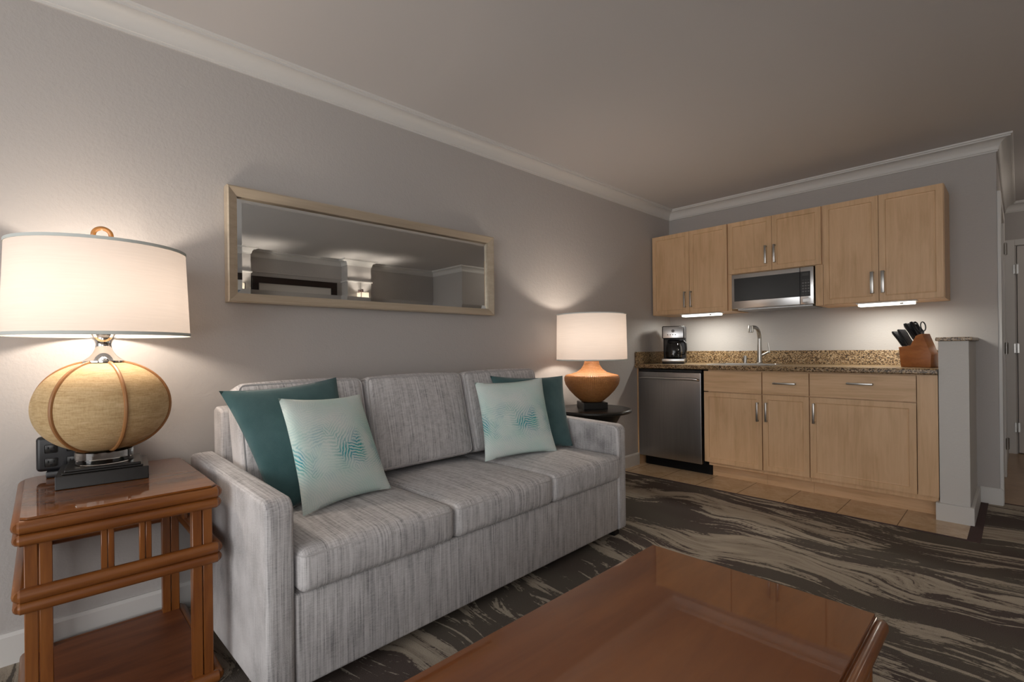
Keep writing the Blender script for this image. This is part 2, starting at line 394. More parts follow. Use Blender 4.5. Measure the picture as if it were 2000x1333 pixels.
# ------------------------------------------------------------------ room shell
D = 4.60; ZC = 2.45; XR = 4.73; YF = -2.6; XH = 2.36; YH = 6.85; XK = 3.91; YK = 4.96
def st(name, bm, m_, parent=None, smooth=False, label=None):
    o = obj(name, bm, m_, parent, smooth, label=label)
    if parent is None: o['kind'] = 'structure'
    return o
st('wall_left', B(-.12, 0, YF-.12, D+.12, 0, ZC), M_wall)
st('wall_back', B(0, XH, D, D+.12, 0, ZC), M_wall)
# hall left wall with an opening for the side door (Y 4.72..5.58)
bm = bmesh.new(); box(bm, XH-.12, XH, D+.12, 4.74, 0, ZC); box(bm, XH-.12, XH, 5.58, YH+.12, 0, ZC); box(bm, XH-.12, XH, 4.74, 5.58, 2.04, ZC); box(bm, XH-.12, XH-.05, 4.74, 5.58, 0, 2.04)
st('wall_hall_left', bm, M_wall)
bm = bmesh.new(); box(bm, XH, 2.44, YH, YH+.12, 0, ZC); box(bm, 3.25, XK+.12, YH, YH+.12, 0, ZC); box(bm, 2.44, 3.25, YH, YH+.12, 2.04, ZC)
box(bm, XH, XK+.12, YH+.055, YH+.12, 0, ZC); st('wall_hall_end', bm, M_wall)
st('wall_hall_right', B(XK, XK+.12, YK, YH, 0, ZC), M_wall)
st('wall_closet', B(XK+.12, XR+.12, YK, YK+.12, 0, ZC), M_wall)
bm = bmesh.new(); box(bm, XR, XR+.12, -.55, YK, 0, ZC); box(bm, XR, XR+.12, YF-.12, -2.25, 0, ZC); box(bm, XR, XR+.12, -2.25, -.55, 2.15, ZC); box(bm, XR, XR+.12, -2.25, -.55, 0, .75)
st('wall_right', bm, M_wall)
w2 = st('added_window_2', B(XR+.03, XR+.09, -2.25, -.55, 2.10, 2.15, .004), M_white)  # added side window, out of view, brings daylight onto the sofa front
for (a, b_) in ((-2.25, -2.20), (-1.43, -1.37), (-.60, -.55)): obj('added_mullion', B(XR+.03, XR+.09, a, b_, .80, 2.10, .003), M_white, w2)
obj('added_window_sill', B(XR-.01, XR+.10, -2.25, -.55, .75, .80, .004), M_white, w2)
bm = bmesh.new(); box(bm, 0, .8, YF-.12, YF, 0, ZC); box(bm, 4.0, XR, YF-.12, YF, 0, ZC); box(bm, .8, 4.0, YF-.12, YF, 2.25, ZC); box(bm, .8, 4.0, YF-.12, YF, 0, .12)
st('wall_front', bm, M_wall)
wf = st('added_window_1', B(.8, 4.0, YF-.09, YF-.03, 2.20, 2.25, .004), M_white)  # added window behind the camera, lets sky light fill the room
for (a, b_) in ((.80, .86), (2.36, 2.44), (3.94, 4.0)): obj('added_mullion', B(a, b_, YF-.09, YF-.03, .17, 2.20, .003), M_white, wf)
obj('added_window_sill', B(.8, 4.0, YF-.10, YF+.01, .12, .17, .004), M_white, wf)
st('ceiling', B(-.12, XR+.12, YF-.12, YH+.12, ZC, ZC+.1), M_ceil)
TY = 3.645
bm = bmesh.new(); box(bm, 0, 2.305, YF, TY, -.05, 0); box(bm, 2.305, XR, YF, 4.655, -.05, 0); box(bm, XK, XR, 4.655, YK, -.05, 0)
st('floor', bm, M_carpet)
bm = bmesh.new(); box(bm, 0, 2.25, TY+.008, D, -.05, .002); st('floor_kitchen_tile', bm, M_tile)
st('floor_hall', B(XH-.04, XK, 4.665, YH+.055, -.05, .001), M_hallfloor)
bm = bmesh.new(); box(bm, 0, 2.305, TY-.002, TY+.008, -.05, .005); box(bm, 2.25, 2.305, TY+.008, D, -.05, .004); box(bm, 2.305, XK, 4.655, 4.665, -.05, .004)
st('trim_1', bm, M_carpet_edge)

def sweep(path, prof, closed=False):
    """wall trim run: path = plan points with the room on the RIGHT of travel; prof = (out from wall, z). one mitred piece per wall"""
    n = len(path); pieces = []
    def nrm(a, b_):
        d = (Vector(b_)-Vector(a)).normalized(); return Vector((d.y, -d.x))
    offs = []
    for i in range(n):
        if 0 < i < n-1 or closed:
            n1 = nrm(path[i-1], path[i]); n2 = nrm(path[i], path[(i+1) % n]); mm = (n1+n2); offs.append(mm/(mm.dot(n1)))
        elif i == 0: offs.append(nrm(path[0], path[1]))
        else: offs.append(nrm(path[-2], path[-1]))
    for i in range(n if closed else n-1):
        j = (i+1) % n; bm_ = bmesh.new()
        A = [bm_.verts.new((path[i][0]+offs[i].x*o_, path[i][1]+offs[i].y*o_, z)) for o_, z in prof]
        C_ = [bm_.verts.new((path[j][0]+offs[j].x*o_, path[j][1]+offs[j].y*o_, z)) for o_, z in prof]
        k = len(prof)
        for q in range(k): bm_.faces.new((A[q], A[(q+1) % k], C_[(q+1) % k], C_[q]))
        bm_.faces.new(A[::-1]); bm_.faces.new(C_); pieces.append(bm_)
    return pieces
XC = 4.53
cols = [(3.29, 3.67), (1.61, 1.97), (-.1, .26)]
room = [(0, YF), (0, D), (XH, D), (XH, YH), (XK, YH), (XK, YK), (XR, YK)]
for a, b_ in cols: room += [(XR, b_), (XC, b_), (XC, a), (XR, a)]
room += [(XR, YF)]
crown = [(0, 2.358), (.008, 2.358), (.008, 2.368)]
for i in range(9):
    t = i/8*math.pi/2
    crown.append((.012+.052*(1-math.cos(t)), 2.370+.058*math.sin(t)))
crown += [(.070, 2.428), (.070, 2.438), (.078, 2.440), (.080, ZC), (0, ZC)]
k = 2
for bm in sweep(room, crown):
    st('trim_%d' % k, bm, M_white, smooth=True); k += 1
base = [(0, 0), (.016, 0), (.016, .098), (.010, .110), (0, .110)]
side = ['left', 'hall_left_near', 'hall_left_far', 'hall_end_left', 'closet']
runs = {'left': [(0, YF), (0, 3.975)], 'back': [(2.268, D), (XH, D), (XH, D+.05)],
        'hall_left': [(XH, 5.68), (XH, YH)], 'hall_right': [(3.34, YH), (XK, YH), (XK, YK), (XR, YK), (XR, YF)]}
for nm, r_ in runs.items():
    for i, bm in enumerate(sweep(r_, base)): st('baseboard_%s' % nm if i == 0 else 'baseboard_%s_%s' % (nm, ['', 'return', 'corner', 'side', 'far'][i]), bm, M_white)
# half wall at the end of the counter, with stone cap
st('wall_half', B(2.112, 2.250, 3.965, D, 0, 1.098, .002), mat('half_wall_paint', (.64, .625, .60), .7, build=b_wall, spec=.3))
st('trim_half_wall_cap', B(2.100, 2.266, 3.948, D, 1.098, 1.120, .004), M_granite)
st('baseboard_half_wall_left', B(2.094, 2.112, 3.965, 4.02, 0, .108, .003), M_white)
st('baseboard_half_wall_front', B(2.094, 2.268, 3.947, 3.965, 0, .108, .003), M_white)
st('baseboard_half_wall_right', B(2.250, 2.268, 3.965, D, 0, .108, .003), M_white)
# columns on the wall behind the camera
for i, (a, b_) in enumerate(cols):
    st('wall_column_%s' % ['near', 'middle', 'far'][i], B(XC, XR, a, b_, 0, ZC), M_wall)
    bm = bmesh.new(); box(bm, XC-.018, XR, a-.018, b_+.018, 2.115, 2.135, .004); st('trim_column_band_%s' % ['near', 'middle', 'far'][i], bm, M_white)
st('trim_wall_ledge', B(XR-.012, XR, 1.99, 3.27, 2.155, 2.172, .003), M_wall)
st('trim_wall_ledge_side', B(XR-.012, XR, .28, 1.59, 2.155, 2.172, .003), M_wall)

# doors in the hall, with casings and hinges
def casing(name, parts):
    bm = bmesh.new()
    for p_ in parts: box(bm, *p_, .003)
    return st(name, bm, M_white)
casing('trim_side_door_casing', [(XH, XH+.020, 4.605, 4.735, 0, 2.10), (XH, XH+.020, 5.585, 5.68, 0, 2.10), (XH, XH+.020, 4.735, 5.585, 2.045, 2.10)])
d1 = st('door_1', B(XH-.045, XH-.004, 4.745, 5.575, .01, 2.035, .003), M_door)
def hinge(parent, x, y, z, rz=0):
    bm = bmesh.new(); tube(bm, [(0, 0, z-.05), (0, 0, z+.05)], .007, 10); box(bm, -.018, .018, -.003, .003, z-.045, z+.045)
    o = obj('hinge', bm, M_nickel, parent, True); o.location = (x, y, 0); o.rotation_euler = (0, 0, rz)
for z in (1.84, 1.04, .27): hinge(d1, XH+.024, 5.60, z, math.radians(60))
casing('trim_end_door_casing', [(XH+.002, 2.43, YH-.018, YH, 0, 2.09), (3.25, 3.33, YH-.018, YH, 0, 2.09), (2.43, 3.25, YH-.018, YH, 2.03, 2.09)])
d2 = st('door_2', B(2.445, 3.245, YH+.012, YH+.05, .01, 2.03, .003), M_door)
for z in (1.80, 1.03, .26): hinge(d2, 2.437, YH-.022, z)
bm = bmesh.new(); tube(bm, [(3.17, YH+.02, 1.0), (3.17, YH-.03, 1.0)], .012); tube(bm, [(3.17, YH-.03, 1.0), (3.17, YH-.055, 1.0)], .028, 16); obj('door_knob', bm, M_nickel, d2, True)

# ------------------------------------------------------------------ sofa
SO = empty('sofa', (.082, .437, 0), math.radians(1.8), 'long three-seat grey tweed sofa under the wide mirror', 'sofa')
SL, SD = 1.965, .86; AW = .084
def arm(y0, y1):
    poly = [(0.0, .045), (SD, .045), (SD, .615), (SD-.025, .640), (.02, .668), (0, .655)]
    bm = prism(bmesh.new(), poly, 'y', y0, y1); es = bm.edges[:]
    bmesh.ops.bevel(bm, geom=es, offset=.017, segments=4, profile=.5, affect='EDGES')
    return bm
for y0 in (0, SL-AW): obj('arm', arm(y0, y0+AW), M_fabric, SO, True, 60)
obj('base', B(.03, SD-.004, AW+.002, SL-AW-.002, .05, .338, .012, 3), M_fabric, SO, True, 60)
bm = prism(bmesh.new(), [(.0, .05), (.14, .05), (.105, .84), (.03, .855), (0, .84)], 'y', AW+.003, SL-AW-.003)
bmesh.ops.bevel(bm, geom=bm.edges[:], offset=.014, segments=3, profile=.5, affect='EDGES')
obj('back_frame', bm, M_fabric, SO, True, 60)
def rect_loop(pts, rr, nseg=5):
    out = []; n = len(pts)
    for i in range(n):
        p0, p1, p2 = Vector(pts[i-1]), Vector(pts[i]), Vector(pts[(i+1) % n])
        a = p1+(p0-p1).normalized()*rr; c = p1+(p2-p1).normalized()*rr
        for j in range(nseg+1):
            t = j/nseg; out.append(a*(1-t)**2+p1*2*t*(1-t)+c*t*t)
    return out
ycuts = [AW+.004, .690, 1.285, SL-AW-.004]
for i in range(3):
    a, b_ = ycuts[i]+.002, ycuts[i+1]-.002
    s_ = obj('seat_cushion', soft(bmesh.new(), .16, SD+.022, a, b_, .340, .476, .030, (0, .010, .0, .0, 0, .022), (12, 12, 4)), M_fabric, SO, True, 75)
    x1 = SD+.019
    obj('piping', tube(bmesh.new(), rect_loop([(x1, a+.006, .457), (x1, b_-.006, .457), (.18, b_-.006, .457), (.18, a+.006, .457)], .03), .0042, 6, True), M_piping, s_, True)
ytop = [(.100, .640), (.652, 1.235), (1.247, SL-AW-.03)]
for i in range(3):
    a, b_ = ytop[i]
    bm = soft(bmesh.new(), 0, .150, a, b_, 0, .450, .032, (0, .022, 0, 0, 0, .012), (5, 12, 10))
    tilt = math.radians(14)
    Mx = Matrix.Translation((.225, 0, .487)) @ Matrix.Rotation(-tilt, 4, 'Y')
    bmesh.ops.transform(bm, matrix=Mx, verts=bm.verts[:])
    s_ = obj('back_cushion', bm, M_fabric, SO, True, 75)
    lp = [Mx @ Vector(q) for q in rect_loop([(.143, a+.010, .010), (.143, b_-.010, .010), (.143, b_-.010, .440), (.143, a+.010, .440)], .03)]
    obj('piping', tube(bmesh.new(), lp, .004, 6, True), M_piping, s_, True)
for x in (.05, SD-.09):
    for y in (.02, SL-.07):
        obj('foot', B(x, x+.05, y, y+.05, 0, .05, .004), M_blackwood, SO)

def pillow(name, TL, TR, BL, BR, t, mt, label, n=26, pinch=.035, group=None):
    TL, TR, BL, BR = map(Vector, (TL, TR, BL, BR))
    c = (TL+TR+BL+BR)/4
    bm = bmesh.new(); uvl = bm.loops.layers.uv.new('UVMap')
    nr = ((TR+BR-TL-BL).cross(TL+TR-BL-BR)).normalized()
    if nr.x < 0: nr = -nr
    grid = {}
    def P(i, j, s):
        edge = i in (0, n) or j in (0, n)
        key = (i, j, 0 if edge else s)
        if key in grid: return grid[key]
        u = -1+2*i/n; v = -1+2*j/n
        u = math.copysign(abs(u)**.85, u); v = math.copysign(abs(v)**.85, v)
        uu = u*(1-pinch*(1-v*v)*abs(u)**3*2.0); vv = v*(1-pinch*(1-u*u)*abs(v)**3*2.0)
        a, b_ = (uu+1)/2, (vv+1)/2
        p_ = BL*(1-a)*(1-b_)+BR*a*(1-b_)+TL*(1-a)*b_+TR*a*b_
        h = t/2*max(0, (1-abs(u)**2.4)*(1-abs(v)**2.4))**.52
        h *= 1+.05*math.sin(3.1*u+1.3)*math.cos(2.7*v+.4*s)
        p_ = p_+nr*(0 if edge else s*h)
        grid[key] = bm.verts.new(p_-c); return grid[key]
    for s in (1, -1):
        for i in range(n):
            for j in range(n):
                q = [(i, j), (i+1, j), (i+1, j+1), (i, j+1)]
                f = bm.faces.new([P(a, b_, s) for a, b_ in q])
                for l, (a, b_) in zip(f.loops, q): l[uvl].uv = (a/n, b_/n)
    o = obj(name, bm, mt, None, True, 80); o.location = c
    tag(o, label, 'pillow', group); return o
pillow('throw_pillow', (.402, .472, .937), (.325, .955, .962), (.590, .605, .492), (.530, .980, .492), .10, M_teal, 'plain dark teal pillow in the sofa corner nearest the straw-coloured lamp')
pillow('throw_pillow', (.515, .643, .904), (.430, 1.016, .888), (.692, .664, .494), (.605, 1.066, .494), .10, M_mint, 'pale mint leaf-print pillow at the large-lamp end of the sofa, before a teal one')
pillow('throw_pillow', (.320, 1.880, .925), (.435, 2.395, .906), (.490, 1.890, .492), (.590, 2.300, .492), .095, M_teal, 'plain dark teal pillow at the kitchen end of the sofa, half hidden by mint')
pillow('throw_pillow', (.440, 1.665, .904), (.515, 2.112, .911), (.525, 1.660, .494), (.625, 2.115, .494), .10, M_mint, 'pale mint leaf-print pillow at the kitchen end of the sofa')

# ------------------------------------------------------------------ end table (left)
ET = empty('end_table', (0, 0, 0), 0, 'square rattan-style cherry end table with glass top under the large straw-coloured lamp', 'end table')
X0, X1, Y0, Y1 = .055, .645, -.045, .405
obj('tabletop', B(X0+.015, X1-.02, Y0+.018, Y1-.018, .600, .6445, .001), M_ettop, ET)
bm = prism(bmesh.new(), [(X0, Y0+.025), (X0+.025, Y0), (X1-.012, Y0), (X1+.002, Y0+.014), (X1+.002, Y1-.014), (X1-.012, Y1), (X0+.025, Y1), (X0, Y1-.025)], 'z', .6448, .6505)
obj('glass_top', bm, mat('smoked_glass_top', (.20, .085, .035), .4, coat=1, coat_rough=.01, coat_ior=1.85, spec=.1, build=wood_build((12, 1.3, 12), *CH)), ET, label='thin glass sheet laid on the wood')
def rail(p0, p1, r): return tube(bmesh.new(), [p0, Vector(p0).lerp(Vector(p1), .01), Vector(p0).lerp(Vector(p1), .99), p1], [r*.75, r, r, r*.75], 14)
for (zz, rr) in ((.626, .0185), (.592, .0165), (.446, .0185), (.414, .0165), (.028, .019)):
    for x in (X0, X1-.004): obj('rail', rail((x, Y0-.006, zz), (x, Y1+.006, zz), rr), M_cherryy, ET, True)
    for y in (Y0, Y1): obj('rail', rail((X0-.002, y, zz), (X1, y, zz), rr), M_cherryx, ET, True)
for x in (X0+.006, X1-.040):
    for (y0, y1) in ((Y0+.006, Y0+.062), (Y1-.066, Y1-.010)):
        bm = bmesh.new(); mid = (y0+y1)/2
        for xx in (x, x+.017):
            for (a, b_) in ((y0, mid-.001), (mid+.001, y1)): box(bm, xx, xx+.0165, a, b_, 0.0, .602, .0018, 1)
        obj('leg', bm, M_cherryz, ET, True)
for x in (X0+.012, X1-.028):
    for y in (.118, .206):
        bm = bmesh.new(); box(bm, x, x+.016, y, y+.0145, .455, .585, .0018, 1); box(bm, x, x+.016, y+.0155, y+.030, .455, .585, .0018, 1)
        obj('spindle', bm, M_cherryz, ET, True)
for y in (Y0+.012, Y1-.028):
    for x in (.25, .42):
        bm = bmesh.new(); box(bm, x, x+.0145, y, y+.016, .455, .585, .0018, 1); box(bm, x+.0155, x+.030, y, y+.016, .455, .585, .0018, 1)
        obj('spindle', bm, M_cherryz, ET, True)
obj('shelf', B(X0+.01, X1-.012, Y0+.01, Y1-.01, .024, .046, .003), M_shelf, ET)

# ------------------------------------------------------------------ lamp with straw body
LX, LY, LZ = .258, .155, .651
LA = empty('table_lamp', (LX, LY, LZ), math.radians(-5.5), 'large lit lamp with straw-coloured pumpkin body and brown ribs on the end table', 'lamp')
bm = bmesh.new(); box(bm, -.112, .112, -.119, .119, 0, .043, .002); obj('base', bm, M_blackwood, LA)
bm = bmesh.new(); box(bm, -.098, .098, -.104, .104, .043, .049, .002); box(bm, -.092, .092, -.098, .098, .049, .057, .002); obj('base_step', bm, M_blackwood, LA)
obj('crystal_disc', lathe(bmesh.new(), [(.076, .057), (.079, .060), (.079, .098), (.076, .101)], 48), M_crystal, LA, True)
ZB, HB, RB = .2495, .154, .187
prof = [(0, ZB-HB)] + [(RB*math.cos(t)**.92, ZB+HB*math.sin(t)) for t in [(-math.pi/2)+math.pi*i/40 for i in range(1, 40)]] + [(0, ZB+HB)]
obj('body', lathe(bmesh.new(), prof, 72), M_burlap, LA, True, 80)
for q in range(6):
    a = math.radians(18.5+60*q)
    pts = []
    for i in range(1, 36):
        t = -math.pi/2+math.pi*i/36; r = RB*math.cos(t)**.92+.001; pts.append((r*math.cos(a), r*math.sin(a), ZB+HB*math.sin(t)*1.004))
    obj('rib', tube(bmesh.new(), pts, .0062, 8), M_rib, LA, True)
obj('neck', lathe(bmesh.new(), [(.057, .400), (.057, .405), (.047, .412), (.036, .422), (.027, .436), (.0235, .447), (.0225, .449), (.0215, .462), (.025, .474), (.036, .485), (.034, .4855), (.0, .4855)], 40), M_chrome, LA, True, 50)
obj('socket', lathe(bmesh.new(), [(.016, .4855), (.024, .506), (.020, .545), (.012, .55)], 24), M_nickel, LA, True)
def lampshade(par, r0, r1, z0, z1, trim=.010):
    bm_ = bmesh.new(); lathe(bm_, [(r0, z0), (r0+(r1-r0)*.5, (z0+z1)/2), (r1, z1)], 96, cap=False)
    s = obj('lamp_shade', bm_, M_shade, par, True, 80)
    for r, z in ((r0, z0), (r1, z1)):
        pr = [(r+.0012, z-.001), (r+.0026, z), (r+.0026, z+trim*(1 if z == z0 else -1)), (r+.0012, z+trim*(1 if z == z0 else -1))]
        bb = bmesh.new(); lathe(bb, pr+[pr[0]], 96, cap=False); obj('shade_trim', bb, M_trimtape, s, True)
    bb = bmesh.new()
    for q in range(3):
        a = q*2*math.pi/3+.5; tube(bb, [(0, 0, z1-.02), (r1*.98*math.cos(a), r1*.98*math.sin(a), z1-.006)], .0018, 6)
    obj('spider', bb, M_nickel, s, True)
    return s
lampshade(LA, .252, .240, .490, .794)
bm = bmesh.new(); tube(bm, [(0, .022, .475), (0, .05, .55), (0, .055, .65), (0, .03, .74), (0, 0, .775), (0, -.03, .74), (0, -.055, .65), (0, -.05, .55), (0, -.022, .475)], .002, 6); obj('harp', bm, M_nickel, LA, True)
obj('bulb', lathe(bmesh.new(), [(.0, .55), (.013, .552), (.016, .575), (.030, .61), (.030, .63), (.018, .652), (0, .658)], 24), M_bulb, LA, True)
rp = [(0.0, .024*math.cos(t), .840+.024*math.sin(t)) for t in [2*math.pi*i/28 for i in range(28)]]
obj('finial', tube(tube(bmesh.new(), rp, .0075, 12, True), [(0, 0, .775), (0, 0, .815)], .004, 8), M_amber, LA, True)
light('lamp_bulb_light', 'POINT', (0, 0, .618), L_LAMP1, WARM, .042, parent=LA)

# power outlet hub behind the lamp
PH = empty('power_outlet_hub', (.095, .035, .651), math.radians(-6), 'black upright power hub with sockets at the back of the rattan-style end table', 'power outlet')
obj('body', B(-.016, .016, -.052, .085, .020, .142, .013, 4), M_black, PH, True)
obj('foot', B(-.035, .035, -.025, .085, 0, .022, .004), M_black, PH, True)
for (yy, zz) in ((-.012, .050), (-.012, .098), (.045, .050), (.045, .098)):
    s_ = obj('outlet', B(.0155, .0172, yy-.017, yy+.017, zz-.014, zz+.016, .003), M_blackwood, PH, True)
    bb = bmesh.new(); box(bb, .0165, .0176, yy-.009, yy-.006, zz, zz+.008); box(bb, .0165, .0176, yy+.006, yy+.009, zz, zz+.008); box(bb, .0165, .0176, yy-.003, yy+.003, zz-.010, zz-.004)
    obj('socket_holes', bb, M_blackmat, s_)

# ------------------------------------------------------------------ mirror
MI = empty('wall_mirror', (0, 0, 0), 0, 'wide framed mirror with champagne frame hung on the wall above the grey sofa', 'mirror')
my0, my1, mz0, mz1 = .592, 2.160, 1.303, 1.820; FW = .042
def frame_bm(y0, y1, z0, z1, fwid, x0, x1, xi, axis_sign=1):
    """picture-frame moulding; x0 back, x1 outer front, xi inner front"""
    b_ = bmesh.new()
    outer = [(y0, z0), (y1, z0), (y1, z1), (y0, z1)]; inner = [(y0+fwid, z0+fwid), (y1-fwid, z0+fwid), (y1-fwid, z1-fwid), (y0+fwid, z1-fwid)]
    lip = [(a+(1 if a < (y0+y1)/2 else -1)*.006, c+(1 if c < (z0+z1)/2 else -1)*.006) for a, c in outer]
    rings = [[(x0, *p_) for p_ in outer], [(x1-.003, *p_) for p_ in outer], [(x1, *p_) for p_ in lip], [(xi, *p_) for p_ in inner], [(x0, *p_) for p_ in inner]]
    R_ = [[b_.verts.new(v) for v in r_] for r_ in rings]
    for a, c in zip(R_, R_[1:]+R_[:1]):
        for i in range(4): b_.faces.new((a[i], a[(i+1) % 4], c[(i+1) % 4], c[i]))
    return b_
obj('frame', frame_bm(my0, my1, mz0, mz1, FW, 0.004, .058, .042), M_frame, MI)
gy0, gy1, gz0, gz1 = my0+FW, my1-FW, mz0+FW, mz1-FW; bv = .022
bb = bmesh.new()
inn = [(.0298, gy0+bv, gz0+bv), (.0298, gy1-bv, gz0+bv), (.0298, gy1-bv, gz1-bv), (.0298, gy0+bv, gz1-bv)]; out_ = [(.0270, gy0, gz0), (.0270, gy1, gz0), (.0270, gy1, gz1), (.0270, gy0, gz1)]
I = [bb.verts.new(v) for v in inn]; O = [bb.verts.new(v) for v in out_]; K_ = [bb.verts.new((.010, v[1], v[2])) for v in out_]
bb.faces.new(I); bb.faces.new(K_[::-1])
for i in range(4): bb.faces.new((O[i], O[(i+1) % 4], I[(i+1) % 4], I[i])); bb.faces.new((K_[i], K_[(i+1) % 4], O[(i+1) % 4], O[i]))
obj('mirror_glass', bb, M_mirror, MI, label='bevelled mirror glass')

# ------------------------------------------------------------------ round side table and rattan lamp
RX, RY = .335, 2.835
RT = empty('side_table', (RX, RY, 0), 0, 'round black side table between the sofa and the kitchen cabinets', 'side table')
obj('tabletop', lathe(bmesh.new(), [(.262, .622), (.275, .628), (.278, .636), (.275, .646), (.262, .650)], 72), M_blackwood, RT, True, 60)
obj('apron', lathe(bmesh.new(), [(.150, .545), (.175, .555), (.212, .622)], 64), M_blackwood, RT, True)
obj('pedestal', lathe(bmesh.new(), [(.045, .03), (.035, .10), (.028, .25), (.035, .45), (.06, .53), (.15, .548)], 40), M_blackwood, RT, True)
obj('base', lathe(bmesh.new(), [(.20, 0), (.20, .018), (.17, .028), (.05, .04)], 64), M_blackwood, RT, True)
LB = empty('table_lamp', (RX, RY, .650), math.radians(-36), 'lit lamp with honey-coloured woven rattan body on the round black side table', 'lamp')
obj('base', B(-.088, .088, -.088, .088, 0, .048, .003), M_blackwood, LB)
pr = [(.068, .048), (.085, .058), (.120, .088), (.160, .130), (.188, .172), (.196, .200), (.196, .222), (.188, .236), (.180, .240), (.150, .246), (.110, .258), (.078, .280), (.058, .310), (.048, .345), (.046, .36)]
obj('body', lathe(bmesh.new(), pr, 96), M_rattan, LB, True, 50)
lampshade(LB, .250, .244, .345, .672, .007)
obj('socket', lathe(bmesh.new(), [(.016, .36), (.018, .40), (.018, .43), (.012, .435)], 24), M_nickel, LB, True)
bm = bmesh.new(); tube(bm, [(0, .018, .37), (0, .05, .43), (0, .055, .53), (0, .03, .62), (0, 0, .655), (0, -.03, .62), (0, -.055, .53), (0, -.05, .43), (0, -.018, .37)], .002, 6); obj('harp', bm, M_nickel, LB, True)
obj('bulb', lathe(bmesh.new(), [(.0, .435), (.013, .437), (.016, .46), (.030, .495), (.030, .515), (.018, .537), (0, .543)], 24), M_bulb, LB, True)
light('lamp_bulb_light', 'POINT', (0, 0, .500), L_LAMP2, WARM, .042, parent=LB)

# ------------------------------------------------------------------ coffee table
CTb = empty('coffee_table', (0, 0, .016), 0, 'low orange-brown coffee table with glossy glass top in front of the sofa', 'coffee table')
cx0, cx1, cy0, cy1 = 1.662, 2.254, .15, 1.369
bm = prism(bmesh.new(), [(cx0, cy0), (cx1-.022, cy0), (cx1-.022, cy1), (cx0, cy1)], 'z', .405, .442, .002)
obj('tabletop', bm, M_ctop, CTb)
obj('glass_top', prism(bmesh.new(), [(cx0+.003, cy0+.01), (cx1-.026, cy0+.01), (cx1-.026, cy1-.003), (cx0+.003, cy1-.003)], 'z', .4425, .450, .0012, 1), M_ctop, CTb, label='clear glass sheet over the veneer')
def edge_rail(p0, p1, r=.018): return tube(bmesh.new(), [p0, Vector(p0).lerp(Vector(p1), .004), Vector(p0).lerp(Vector(p1), .018), Vector(p0).lerp(Vector(p1), .982), Vector(p0).lerp(Vector(p1), .996), p1], [r*.45, r*.8, r, r, r*.8, r*.45], 18)
obj('rail', edge_rail((cx1-.012, cy0, .432), (cx1-.012, cy1-.004, .432), .0145), M_cherryy, CTb, True)
obj('rail', edge_rail((cx1-.018, cy0, .404), (cx1-.018, cy1-.030, .404), .010), M_cherryy, CTb, True)
obj('rail', edge_rail((cx0+.016, cy0, .388), (cx0+.016, cy1-.005, .388), .016), M_cherryy, CTb, True)
for y in (cy0+.01, cy1-.018): obj('rail', edge_rail((cx0, y, .388), (cx1-.02, y, .388), .016), M_cherryx, CTb, True)
for x in (cx0+.02, cx1-.085):
    for y in (cy0+.02, cy1-.085):
        bm = bmesh.new()
        for dx in (0, .030):
            for dy in (0, .030): box(bm, x+dx, x+dx+.028, y+dy, y+dy+.028, -.016, .39, .005)
        obj('leg', bm, M_cherryz, CTb, True)
def b_wicker(nt, bs):
    wv = N(nt, 'ShaderNodeTexWave'); wv.bands_direction = 'Y'; wv.inputs['Scale'].default_value = 28; wv.inputs['Distortion'].default_value = 1; nt.links.new(coords(nt), wv.inputs[0])
    nt.links.new(ramp(nt, wv.outputs[0], [(.3, (.010, .009, .008)), (.8, (.07, .06, .05))]), bs.inputs['Base Color']); bump(nt, bs, wv.outputs[0], .6, .006)
M_wicker = mat('dark_wicker', rough=.5, build=b_wicker)
for x in (cx0+.045, cx1-.055): obj('side_panel', B(x, x+.010, cy0+.08, cy1-.085, .07, .375), M_wicker, CTb)
obj('side_panel', B(cx0+.08, cx1-.085, cy1-.06, cy1-.05, .07, .375), M_wicker, CTb)
obj('side_panel', B(cx0+.08, cx1-.085, cy0+.05, cy0+.06, .07, .375), M_wicker, CTb)
obj('shelf', B(cx0+.055, cx1-.055, cy0+.06, cy1-.06, .05, .068), M_shelf, CTb)

# ------------------------------------------------------------------ kitchen
def shaker(x0, x1, z0, z1, yf, horiz=False, flat=False, th=.019, s=.052):
    bm_ = B(x0, x1, yf, yf+th, z0, z1)
    if not flat:
        f = [f_ for f_ in bm_.faces if f_.normal.y < -.9] or [f_ for f_ in bm_.faces if all(abs(v.co.y-yf) < 1e-6 for v in f_.verts)]
        bmesh.ops.inset_region(bm_, faces=f, thickness=s, depth=0)
        bmesh.ops.inset_region(bm_, faces=f, thickness=.004, depth=-.007)
        bmesh.ops.inset_region(bm_, faces=f, thickness=.010, depth=-.001)
    return bm_
def bar_v(x, yf, z0, z1, wd=.013):
    b_ = bmesh.new(); box(b_, x-wd/2, x+wd/2, yf-.030, yf-.023, z0, z1, .002); box(b_, x-wd/2, x+wd/2, yf-.024, yf, z0, z0+.012, .002); box(b_, x-wd/2, x+wd/2, yf-.024, yf, z1-.012, z1, .002); return b_
def bar_h(x0, x1, yf, z, wd=.013):
    b_ = bmesh.new(); box(b_, x0, x1, yf-.030, yf-.023, z-wd/2, z+wd/2, .002); box(b_, x0, x0+.012, yf-.024, yf, z-wd/2, z+wd/2, .002); box(b_, x1-.012, x1, yf-.024, yf, z-wd/2, z+wd/2, .002); return b_
YU = 4.240
